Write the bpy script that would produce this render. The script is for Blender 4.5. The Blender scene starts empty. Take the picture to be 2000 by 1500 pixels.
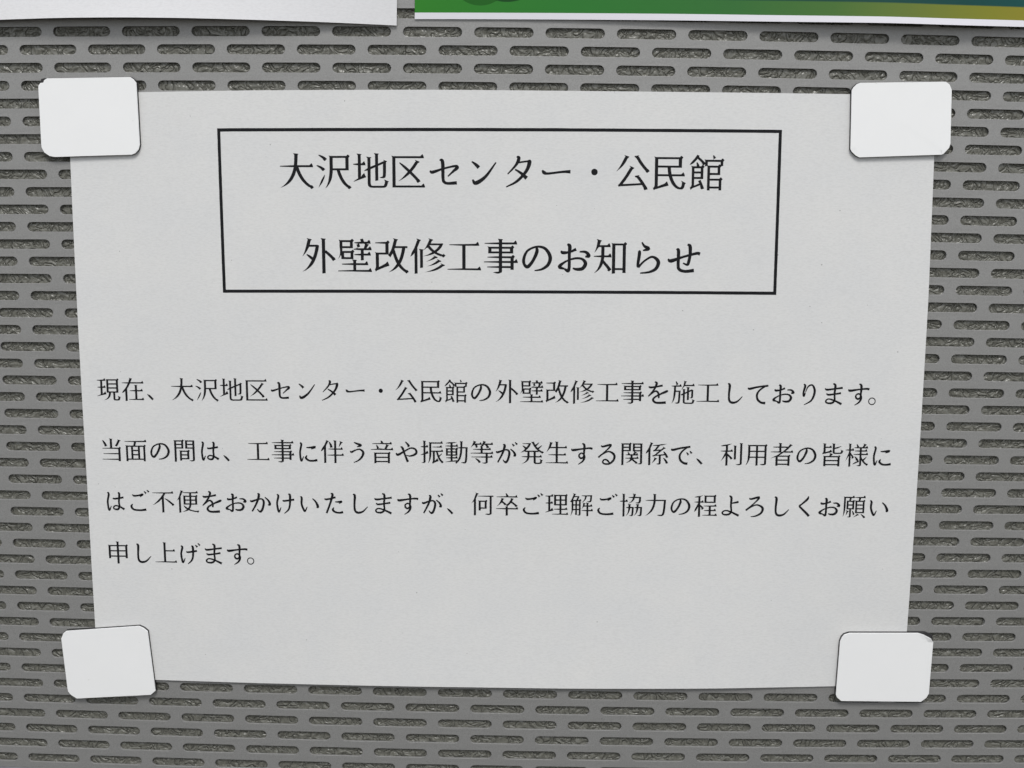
import bpy, math, random
import numpy as np
from mathutils import Matrix, Vector
from mathutils.geometry import tessellate_polygon, delaunay_2d_cdt

random.seed(7)
MM = 0.001
scene = bpy.context.scene
C = scene.collection

# ------------------------------------------------------------------ camera
EYE = 1.45                      # height of the middle of the board above the ground, metres
cam_data = bpy.data.cameras.new('camera')
cam_data.sensor_width = 36.0
cam_data.lens = 50.18
cam_data.clip_start = 0.01
cam_data.clip_end = 50
cam = bpy.data.objects.new('camera', cam_data)
C.objects.link(cam)
rot = Matrix(((0.99980985, -0.01390707, 0.01366932),
              (0.01608939, 0.19226435, -0.98121127),
              (0.01101765, 0.98124462, 0.19245155)))
cam.matrix_world = Matrix.Translation((0.016965, -0.490985, 0.097265 + EYE)) @ rot.to_4x4()
scene.camera = cam

# ------------------------------------------------------------------ light
SUN_EL, SUN_AZ = math.radians(52), math.radians(176)
world = bpy.data.worlds.new('World')
scene.world = world
world.use_nodes = True
wn, wl = world.node_tree.nodes, world.node_tree.links
bg = wn['Background']
sky = wn.new('ShaderNodeTexSky')
sky.sky_type = 'NISHITA'
sky.sun_disc = False
sky.sun_elevation = SUN_EL
sky.sun_rotation = SUN_AZ
sky.air_density = 1.0
sky.dust_density = 1.5
sky.ozone_density = 1.0
hs = wn.new('ShaderNodeHueSaturation')      # overcast: a nearly colourless sky
hs.inputs['Saturation'].default_value = 0.32
wl.new(sky.outputs[0], hs.inputs['Color'])
wl.new(hs.outputs[0], bg.inputs['Color'])
bg.inputs['Strength'].default_value = 0.14
sun_data = bpy.data.lights.new('sun', 'SUN')
sun_data.energy = 1.5
sun_data.angle = math.radians(16)
sun_data.color = (1.0, 0.985, 0.955)
sun = bpy.data.objects.new('sun', sun_data)
C.objects.link(sun)
# the board faces -Y; the light comes from in front and above
d = Vector((math.sin(SUN_AZ) * math.cos(SUN_EL), math.cos(SUN_AZ) * math.cos(SUN_EL), math.sin(SUN_EL)))
sun.rotation_euler = d.to_track_quat('Z', 'Y').to_euler()
scene.view_settings.view_transform = 'Standard'
scene.view_settings.look = 'None'
scene.view_settings.gamma = 1
scene.view_settings.exposure = 0.09

# ------------------------------------------------------------------ the gently domed face of the board
CV, X0, Y0 = 0.00019654838562, 9.909123, 558.681944
A = np.array([[1.0, 0.0, 0.0], [0.0, 0.21450409, -0.97672309], [0.0, 0.97672309, 0.21450409]])

def surf(X, Y, h=0.0):
    """millimetres along the board and above its face -> metres in the world"""
    X = np.asarray(X, float); Y = np.asarray(Y, float); h = np.asarray(h, float) + 0 * X
    gx, gy = -2 * CV * (X - X0), -2 * CV * (Y - Y0)
    z = -CV * ((X - X0) ** 2 + (Y - Y0) ** 2) + CV * (X0 ** 2 + Y0 ** 2)
    L = np.sqrt(gx * gx + gy * gy + 1)
    P = np.stack([X - gx / L * h, Y - gy / L * h, z + h / L], -1)
    W = P @ A.T * MM
    W[..., 2] += EYE
    return W

# ------------------------------------------------------------------ helpers
def link_mesh(name, verts, faces, mat, parent=None, smooth=False, uv=None):
    me = bpy.data.meshes.new(name)
    V = np.asarray(verts, float)
    o = bpy.data.objects.new(name, me)
    C.objects.link(o)
    if parent is not None:
        o.parent = parent
        V = V - np.array(parent.location)
        me.from_pydata(V.tolist(), [], faces)
    else:
        c = V.mean(0)
        o.location = c
        me.from_pydata((V - c).tolist(), [], faces)
    me.materials.append(mat)
    if uv is not None:
        layer = me.uv_layers.new(name='mm')
        idx = np.zeros(len(me.loops), np.int32)
        me.loops.foreach_get('vertex_index', idx)
        layer.data.foreach_set('uv', np.asarray(uv, np.float32)[idx].ravel())
    if smooth:
        me.polygons.foreach_set('use_smooth', [True] * len(me.polygons))
    me.update()
    return o

def thing(name, label, cat, loc, group=None):
    o = bpy.data.objects.new(name, None)
    C.objects.link(o)
    o.empty_display_size = 0.02
    o.location = [float(v) for v in loc]
    o['label'] = label
    o['category'] = cat
    if group:
        o['group'] = group
    return o

def new_mat(name, base, rough=0.5, metallic=0.0, spec=0.5):
    m = bpy.data.materials.new(name)
    m.use_nodes = True
    b = m.node_tree.nodes['Principled BSDF']
    b.inputs['Base Color'].default_value = (*base, 1)
    b.inputs['Roughness'].default_value = rough
    b.inputs['Metallic'].default_value = metallic
    b.inputs['Specular IOR Level'].default_value = spec
    return m, m.node_tree.nodes, m.node_tree.links, b

def coords(n, l, scale=1.0, stretch=(1, 1, 1)):
    tc = n.new('ShaderNodeTexCoord')
    mp = n.new('ShaderNodeMapping')
    mp.inputs['Scale'].default_value = [1000 * scale * s for s in stretch]   # object metres -> millimetres
    l.new(tc.outputs['Object'], mp.inputs['Vector'])
    return mp.outputs[0]

def noise(n, l, vec, scale, detail=3, rough=0.55, dist=0.0):
    t = n.new('ShaderNodeTexNoise')
    t.inputs['Scale'].default_value = scale
    t.inputs['Detail'].default_value = detail
    t.inputs['Roughness'].default_value = rough
    t.inputs['Distortion'].default_value = dist
    l.new(vec, t.inputs['Vector'])
    return t.outputs[0]

def ramp(n, l, fac, stops):
    r = n.new('ShaderNodeValToRGB')
    e = r.color_ramp.elements
    e[0].position, e[0].color = stops[0][0], (*stops[0][1], 1)
    e[1].position, e[1].color = stops[-1][0], (*stops[-1][1], 1)
    for p, c in stops[1:-1]:
        k = e.new(p)
        k.color = (*c, 1)
    l.new(fac, r.inputs[0])
    return r.outputs[0]

def bump(n, l, b, height, strength, dist):
    bp = n.new('ShaderNodeBump')
    bp.inputs['Strength'].default_value = strength
    bp.inputs['Distance'].default_value = dist
    l.new(height, bp.inputs['Height'])
    l.new(bp.outputs[0], b.inputs['Normal'])
    return bp

def mixc(n, l, fac, a, b_, mode='MIX'):
    m = n.new('ShaderNodeMix')
    m.data_type = 'RGBA'
    m.blend_type = mode
    for s, v in ((m.inputs[0], fac), (m.inputs[6], a), (m.inputs[7], b_)):
        if hasattr(v, 'links'):
            l.new(v, s)
        elif isinstance(v, tuple):
            s.default_value = (*v, 1)
        else:
            s.default_value = v
    return m.outputs[2]

def math_node(n, l, op, a, b_=None, clamp=False):
    m = n.new('ShaderNodeMath')
    m.operation = op
    m.use_clamp = clamp
    for i, v in enumerate((a, b_)):
        if v is None:
            continue
        if hasattr(v, 'links'):
            l.new(v, m.inputs[i])
        else:
            m.inputs[i].default_value = v
    return m.outputs[0]

# ------------------------------------------------------------------ materials
# powder-coated sheet metal with a fine sparkle
MAT_SHEET, n, l, b = new_mat('grey_metallic_paint', (0.3, 0.3, 0.295), 0.5, 0.3)
v = coords(n, l)
g1 = noise(n, l, v, 2.6, 3, 0.8)
g2 = noise(n, l, v, 0.06, 3)
col = ramp(n, l, g1, [(0.3, (0.225, 0.223, 0.216)), (0.7, (0.375, 0.373, 0.363))])
col = mixc(n, l, math_node(n, l, 'MULTIPLY', g2, 0.6), col, (0.30, 0.296, 0.285))
dirt = ramp(n, l, noise(n, l, coords(n, l), 0.33, 6, 0.7), [(0.68, (1, 1, 1)), (0.76, (0.72, 0.71, 0.69))])
col = mixc(n, l, 1.0, col, dirt, 'MULTIPLY')
l.new(col, b.inputs['Base Color'])
bump(n, l, b, g1, 0.3, 0.0001)

# wrinkled glossy sound-absorbing sheet
MAT_BACK, n, l, b = new_mat('wrinkled_grey_sheet', (0.16, 0.16, 0.15), 0.26)
v = coords(n, l)
w1 = noise(n, l, v, 0.26, 2.0, 0.45, 1.3)
w2 = noise(n, l, v, 0.9, 2, 0.5, 0.6)
ridge = math_node(n, l, 'ABSOLUTE', math_node(n, l, 'SUBTRACT', w1, 0.5))
ridge = math_node(n, l, 'POWER', math_node(n, l, 'MULTIPLY', ridge, 5.0, True), 0.6)
h = math_node(n, l, 'ADD', ridge, math_node(n, l, 'MULTIPLY', w2, 0.22))
bump(n, l, b, h, 1.0, 0.0006)
l.new(ramp(n, l, w2, [(0.3, (0.122, 0.121, 0.102)), (0.7, (0.165, 0.163, 0.14))]), b.inputs['Base Color'])

def paper_material(name, base, warm, specks=True, rough=0.85):
    m, n, l, b = new_mat(name, base, rough, 0, 0.3)
    v = coords(n, l)
    vs = coords(n, l, 1.0, (0.35, 1.0, 1.0))
    cloud = noise(n, l, v, 0.05, 3)
    col = mixc(n, l, cloud, base, warm)
    fib = noise(n, l, vs, 2.2, 4, 0.65)
    col = mixc(n, l, ramp(n, l, fib, [(0.34, (0.93,) * 3), (0.58, (1, 1, 1))]), (0, 0, 0), col)
    if specks:
        vo = n.new('ShaderNodeTexVoronoi')
        vo.inputs['Scale'].default_value = 0.19
        l.new(noise_vec(n, l, v), vo.inputs['Vector'])
        wn_ = n.new('ShaderNodeTexWhiteNoise')
        l.new(vo.outputs['Position'], wn_.inputs['Vector'])
        r = math_node(n, l, 'MULTIPLY', math_node(n, l, 'POWER', wn_.outputs['Value'], 2.0), 0.052)
        hit = math_node(n, l, 'LESS_THAN', vo.outputs['Distance'], r)
        col = mixc(n, l, math_node(n, l, 'MULTIPLY', hit, 0.55), col, (0.2, 0.19, 0.18))
    l.new(col, b.inputs['Base Color'])
    bh = math_node(n, l, 'ADD', fib, noise(n, l, v, 6.0, 2))
    bump(n, l, b, bh, 0.22, 0.00006)
    return m

def noise_vec(n, l, v):
    t = n.new('ShaderNodeTexNoise')
    t.inputs['Scale'].default_value = 2.0
    l.new(v, t.inputs['Vector'])
    m = n.new('ShaderNodeMix')
    m.data_type = 'VECTOR'
    m.factor_mode = 'UNIFORM'
    m.inputs[0].default_value = 0.25
    l.new(v, m.inputs[4])
    s = n.new('ShaderNodeVectorMath')
    s.operation = 'ADD'
    l.new(v, s.inputs[0])
    l.new(t.outputs['Color'], s.inputs[1])
    l.new(s.outputs[0], m.inputs[5])
    return m.outputs[1]

MAT_NOTICE = paper_material('recycled_copier_paper', (0.705, 0.712, 0.712), (0.775, 0.768, 0.742))
MAT_PLAIN = paper_material('bright_white_paper', (0.71, 0.708, 0.715), (0.725, 0.722, 0.725), False, 0.6)

MAT_INK, n, l, b = new_mat('black_toner', (0.01, 0.01, 0.012), 0.6, 0, 0.18)
v = coords(n, l)
l.new(ramp(n, l, noise(n, l, v, 9.0, 2), [(0.35, (0.006, 0.006, 0.007)), (0.75, (0.014, 0.015, 0.018))]), b.inputs['Base Color'])

MAT_VINYL, n, l, b = new_mat('white_vinyl', (0.9, 0.92, 0.92), 0.38, 0, 0.5)
v = coords(n, l)
c0 = mixc(n, l, noise(n, l, v, 0.12, 4), (0.90, 0.905, 0.895), (0.93, 0.93, 0.92))
scuff = ramp(n, l, noise(n, l, coords(n, l, 1.0, (0.5, 1.0, 1.0)), 0.45, 5, 0.6), [(0.70, (0, 0, 0)), (0.75, (0.5, 0.5, 0.5))])
c0 = mixc(n, l, scuff, c0, (0.62, 0.62, 0.58))
l.new(c0, b.inputs['Base Color'])
bump(n, l, b, noise(n, l, v, 1.5, 3), 0.08, 0.0001)

MAT_RUBBER, n, l, b = new_mat('black_magnet_rubber', (0.018, 0.018, 0.019), 0.65)
v = coords(n, l)
l.new(ramp(n, l, noise(n, l, v, 3.0, 3), [(0.3, (0.012, 0.012, 0.013)), (0.8, (0.035, 0.034, 0.034))]), b.inputs['Base Color'])

MAT_WALL, n, l, b = new_mat('pale_painted_wall', (0.62, 0.6, 0.66), 0.7)
v = coords(n, l)
l.new(mixc(n, l, noise(n, l, v, 0.1, 4), (0.58, 0.56, 0.62), (0.66, 0.64, 0.7)), b.inputs['Base Color'])

# printed poster: the UV map carries millimetres (x along the board, y above the poster's lower edge)
MAT_POSTER, n, l, b = new_mat('printed_poster_paper', (0.8, 0.8, 0.83), 0.5, 0, 0.15)
uvn = n.new('ShaderNodeUVMap')
uvn.uv_map = 'mm'
sep = n.new('ShaderNodeSeparateXYZ')
l.new(uvn.outputs[0], sep.inputs[0])
px, py = sep.outputs[0], sep.outputs[1]
fx = math_node(n, l, 'DIVIDE', math_node(n, l, 'ADD', px, 24.0), 206.0, True)
green = ramp(n, l, fx, [(0.0, (0.032, 0.21, 0.022)), (0.25, (0.028, 0.185, 0.030)), (0.52, (0.035, 0.15, 0.034)),
                        (0.68, (0.06, 0.15, 0.030)), (0.8, (0.12, 0.17, 0.030)), (0.93, (0.2, 0.205, 0.022)), (1.0, (0.24, 0.215, 0.025))])
teal = ramp(n, l, fx, [(0.0, (0.015, 0.09, 0.03)), (0.3, (0.006, 0.055, 0.035)), (0.9, (0.006, 0.055, 0.05)), (1.0, (0.008, 0.07, 0.065))])

def blob(cx, cy, rx, ry):
    a = math_node(n, l, 'POWER', math_node(n, l, 'ABSOLUTE', math_node(n, l, 'DIVIDE', math_node(n, l, 'SUBTRACT', px, cx), rx)), 2.0)
    c = math_node(n, l, 'POWER', math_node(n, l, 'ABSOLUTE', math_node(n, l, 'DIVIDE', math_node(n, l, 'SUBTRACT', py, cy), ry)), 2.0)
    return math_node(n, l, 'LESS_THAN', math_node(n, l, 'ADD', a, c), 1.0)

col = mixc(n, l, blob(-2.0, 13.0, 9.5, 8.6), green, (0.016, 0.12, 0.014))
col = mixc(n, l, blob(7.0, 11.0, 9.0, 5.4), col, (0.008, 0.06, 0.012))
edge = math_node(n, l, 'ADD', 6.35, math_node(n, l, 'MULTIPLY', math_node(n, l, 'SINE', math_node(n, l, 'MULTIPLY', fx, 3.14)), 0.25))
edge = math_node(n, l, 'SUBTRACT', edge, math_node(n, l, 'MULTIPLY', math_node(n, l, 'POWER', fx, 5.0), 0.15))
tf = math_node(n, l, 'MULTIPLY', math_node(n, l, 'SUBTRACT', py, edge), 2.5, True)
right = math_node(n, l, 'GREATER_THAN', px, 9.0)
col = mixc(n, l, math_node(n, l, 'MULTIPLY', tf, right), col, teal)
inprint = math_node(n, l, 'GREATER_THAN', py, 2.1)
col = mixc(n, l, inprint, (0.74, 0.73, 0.77), col)
l.new(col, b.inputs['Base Color'])
bump(n, l, b, noise(n, l, coords(n, l), 5.0, 2), 0.06, 0.00005)

# ------------------------------------------------------------------ wall behind the board
w = surf(0, 0, -30)
wv = [(-2.5, float(w[1]), 0.0), (2.5, float(w[1]), 0.0), (2.5, float(w[1]), 3.0), (-2.5, float(w[1]), 3.0),
      (-2.5, float(w[1]) + .2, 0.0), (2.5, float(w[1]) + .2, 0.0), (2.5, float(w[1]) + .2, 3.0), (-2.5, float(w[1]) + .2, 3.0)]
wall = link_mesh('wall', wv, [(0, 1, 2, 3), (5, 4, 7, 6), (0, 3, 7, 4), (1, 5, 6, 2), (3, 2, 6, 7), (0, 4, 5, 1)], MAT_WALL)
wall['kind'] = 'structure'
wall['label'] = 'pale wall behind the lower edge of the perforated grey board'

# ------------------------------------------------------------------ perforated board
board = thing('notice_board', 'grey perforated metal notice board with staggered horizontal slots', 'notice board', surf(0, -146.5, 0))
PX, PY = 24.0, 5.9294
HL, HR = 9.98, 1.62           # slot half length and end radius
NARC = 6

def ring(r_add):
    pts = []
    r = HR + r_add
    cx = HL - HR
    for k in range(NARC + 1):
        a = math.pi / 2 - math.pi * k / NARC
        pts.append((cx + r * math.cos(a), r * math.sin(a)))
    for k in range(NARC + 1):
        a = -math.pi / 2 - math.pi * k / NARC
        pts.append((-cx + r * math.cos(a), r * math.sin(a)))
    return pts                 # clockwise from the upper right

outer = [(PX / 2, PY / 2), (PX / 2, -PY / 2), (0, -PY / 2), (-PX / 2, -PY / 2), (-PX / 2, PY / 2), (0, PY / 2)]
inner = ring(0.09)
tess = tessellate_polygon([[Vector((x, y, 0)) for x, y in outer], [Vector((x, y, 0)) for x, y in inner]])
R1 = ring(0.03)
R0 = ring(0.0)
cell_xy = outer + inner + R1 + R0 + R0
cell_h = [0] * 6 + [0] * 14 + [-0.03] * 14 + [-0.1] * 14 + [-0.75] * 14
cf = []
for t in tess:
    a, b_, c = (cell_xy[i] for i in t)
    ar = (b_[0] - a[0]) * (c[1] - a[1]) - (c[0] - a[0]) * (b_[1] - a[1])
    if abs(ar) < 1e-9:
        continue
    cf.append(tuple(t) if ar > 0 else tuple(reversed(t)))
for s in range(3):
    o0 = 6 + 14 * s
    for k in range(14):
        k2 = (k + 1) % 14
        cf.append((o0 + k, o0 + k2, o0 + 14 + k2, o0 + 14 + k))
VX, VY, VH, FF = [], [], [], []
cxy = np.array(cell_xy)
ch = np.array(cell_h)
K0, K1 = -13, 44
for k in range(K0, K1 + 1):
    for m in range(-2, 17):
        cxp = (m + (0.5 if k % 2 else 0.0) - 6.75) * PX
        cyp = -(k - 20) * PY
        base = sum(len(q) for q in VX)
        VX.append(cxy[:, 0] + cxp + random.gauss(0, 0.02))
        VX[-1][:6] = cxy[:6, 0] + cxp
        VY.append(cxy[:, 1] + cyp)
        VH.append(ch)
        FF.extend(tuple(base + i for i in f) for f in cf)
VX, VY, VH = map(np.concatenate, (VX, VY, VH))
# plain strip below the last row with the cut lower edge
yb0 = -(K1 - 20) * PY - PY / 2
yb1 = -146.5
xs = np.arange(-2.5, 16.01, 0.5) * PX - 6.75 * PX
rows = [(yb0, 0), (yb1 + .15, 0), (yb1, -.15), (yb1, -0.75)]
nb = len(VX)
VX = np.concatenate([VX] + [xs] * 4)
VY = np.concatenate([VY] + [np.full(len(xs), r[0]) for r in rows])
VH = np.concatenate([VH] + [np.full(len(xs), r[1]) for r in rows])
nx = len(xs)
for r in range(3):
    for i in range(nx - 1):
        a = nb + r * nx + i
        FF.append((a + nx, a + nx + 1, a + 1, a))
link_mesh('perforated_sheet', surf(VX, VY, VH), FF, MAT_SHEET, board)

# backing sheet: real lumps, finer wrinkles in the material
gx = np.linspace(-215, 215, 430)
gy = np.linspace(-145.2, 190, 335)
GX, GY = np.meshgrid(gx, gy)
rs = np.random.RandomState(3)
H = np.zeros_like(GX)
for amp, wl_ in ((0.10, 9), (0.12, 5), (0.10, 3.2)):
    for q in range(7):
        a, p = rs.uniform(0, 2 * math.pi), rs.uniform(0, 6.28)
        H += amp / 2 * np.sin(2 * math.pi / (wl_ * rs.uniform(.8, 1.2)) * (GX * math.cos(a) + GY * math.sin(a)) + p)
H = np.clip(H, -.5, .42)
V = surf(GX.ravel(), GY.ravel(), (-1.0 + H * .42).ravel())
nxg = len(gx)
F = [(j * nxg + i, j * nxg + i + 1, (j + 1) * nxg + i + 1, (j + 1) * nxg + i) for j in range(len(gy) - 1) for i in range(nxg - 1)]
link_mesh('backing_sheet', V, F, MAT_BACK, board, True)

# ------------------------------------------------------------------ sheets of paper
def interp(pts, t):
    return np.interp(t, [p[0] for p in pts], [p[1] for p in pts])

def sheet(name, XY, Hh, mat, parent, uv=None, thick=0.12):
    """XY, Hh: grids (rows, cols, 2) and (rows, cols); a sheet with a real thickness"""
    r, c = Hh.shape
    top = surf(XY[..., 0].ravel(), XY[..., 1].ravel(), (Hh + thick).ravel())
    bot = surf(XY[..., 0].ravel(), XY[..., 1].ravel(), Hh.ravel())
    N = r * c
    F = []
    for j in range(r - 1):
        for i in range(c - 1):
            a = j * c + i
            F.append((a, a + 1, a + c + 1, a + c))
            F.append((N + a + c, N + a + c + 1, N + a + 1, N + a))
    loop = [i for i in range(c)] + [j * c + c - 1 for j in range(1, r)] + [(r - 1) * c + i for i in range(c - 2, -1, -1)] + [j * c for j in range(r - 2, 0, -1)]
    for q in range(len(loop)):
        a, b_ = loop[q], loop[(q + 1) % len(loop)]
        F.append((b_, a, N + a, N + b_))
    o = link_mesh(name, np.concatenate([top, bot]), F, mat, parent, False, None if uv is None else np.concatenate([uv, uv]))
    fl = [len(p.vertices) == 4 for p in o.data.polygons]
    nf = 2 * (r - 1) * (c - 1)
    o.data.polygons.foreach_set('use_smooth', [i < nf for i in range(len(fl))])
    o.data.attributes.new('sharp_edge', 'BOOLEAN', 'EDGE')
    border = set()
    for q in range(len(loop)):
        a, b_ = loop[q], loop[(q + 1) % len(loop)]
        border.add((min(a, b_), max(a, b_)))
        border.add((min(a, b_) + N, max(a, b_) + N))
    ed = [(min(e.vertices), max(e.vertices)) in border for e in o.data.edges]
    o.data.attributes['sharp_edge'].data.foreach_set('value', ed)
    return o

# the notice: A4, held by the four magnets
def lift(X, Y):
    X = np.asarray(X, float); Y = np.asarray(Y, float)
    u = (X + 143) / 297.0
    t = (Y + 109) / 208.0
    s = np.clip(np.sin(np.pi * np.clip(u, 0, 1)), 0, 1)
    low = 1.25 * s ** 1.2 * np.clip(1 - t * 2.6, 0, 1) ** 2
    high = 0.35 * s * np.clip(t * 2.6 - 1.6, 0, 1) ** 2
    sides = 0.5 * np.sin(np.pi * np.clip(t, 0, 1)) * np.abs(2 * u - 1) ** 3
    ripple = 0.10 * np.sin(X / 17.0 + Y / 39.0) + 0.08 * np.sin(X / 31.0 - Y / 23.0 + 1)
    near = np.clip(1 - np.minimum(np.hypot((np.abs(X - 5.6) - 143) / 16, (np.abs(Y + 5) - 100) / 14), 1), 0, 1)
    return 0.12 + (low + high + sides) * (1 - near) + (0.18 + ripple) * (1 - near)

notice = thing('paper_notice', 'large white paper notice with black Japanese print held by four corner magnets', 'notice', surf(5, -109, 0))
Lx = [(-110, -142.45), (-38, -142.46), (17, -142.89), (77, -143.35), (100, -143.5)]
Rx = [(-110, 155.1), (-87, 155.07), (-15, 154.6), (30, 154.35), (81, 153.35), (101, 153.2)]
Ty = [(-144, 98.1), (-118, 98.6), (-78, 99.24), (-17, 99.76), (35, 99.9), (78, 100.1), (123, 100.36), (154, 100.6)]
By = [(-144, -109.7), (-120, -109.7), (-83, -109.85), (-7, -109.5), (30, -109.4), (87, -108.7), (130, -107.8), (156, -107.4)]
U, T = np.meshgrid(np.linspace(0, 1, 100), np.linspace(0, 1, 70))
Yg = -109 + T * 208
Xg = interp(Lx, Yg) * (1 - U) + interp(Rx, Yg) * U
Yg = interp(By, Xg) * (1 - T) + interp(Ty, Xg) * T
sheet('paper_sheet', np.stack([Xg, Yg], -1), lift(Xg, Yg), MAT_NOTICE, notice)

INK_H = 0.12 + 0.035

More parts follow.
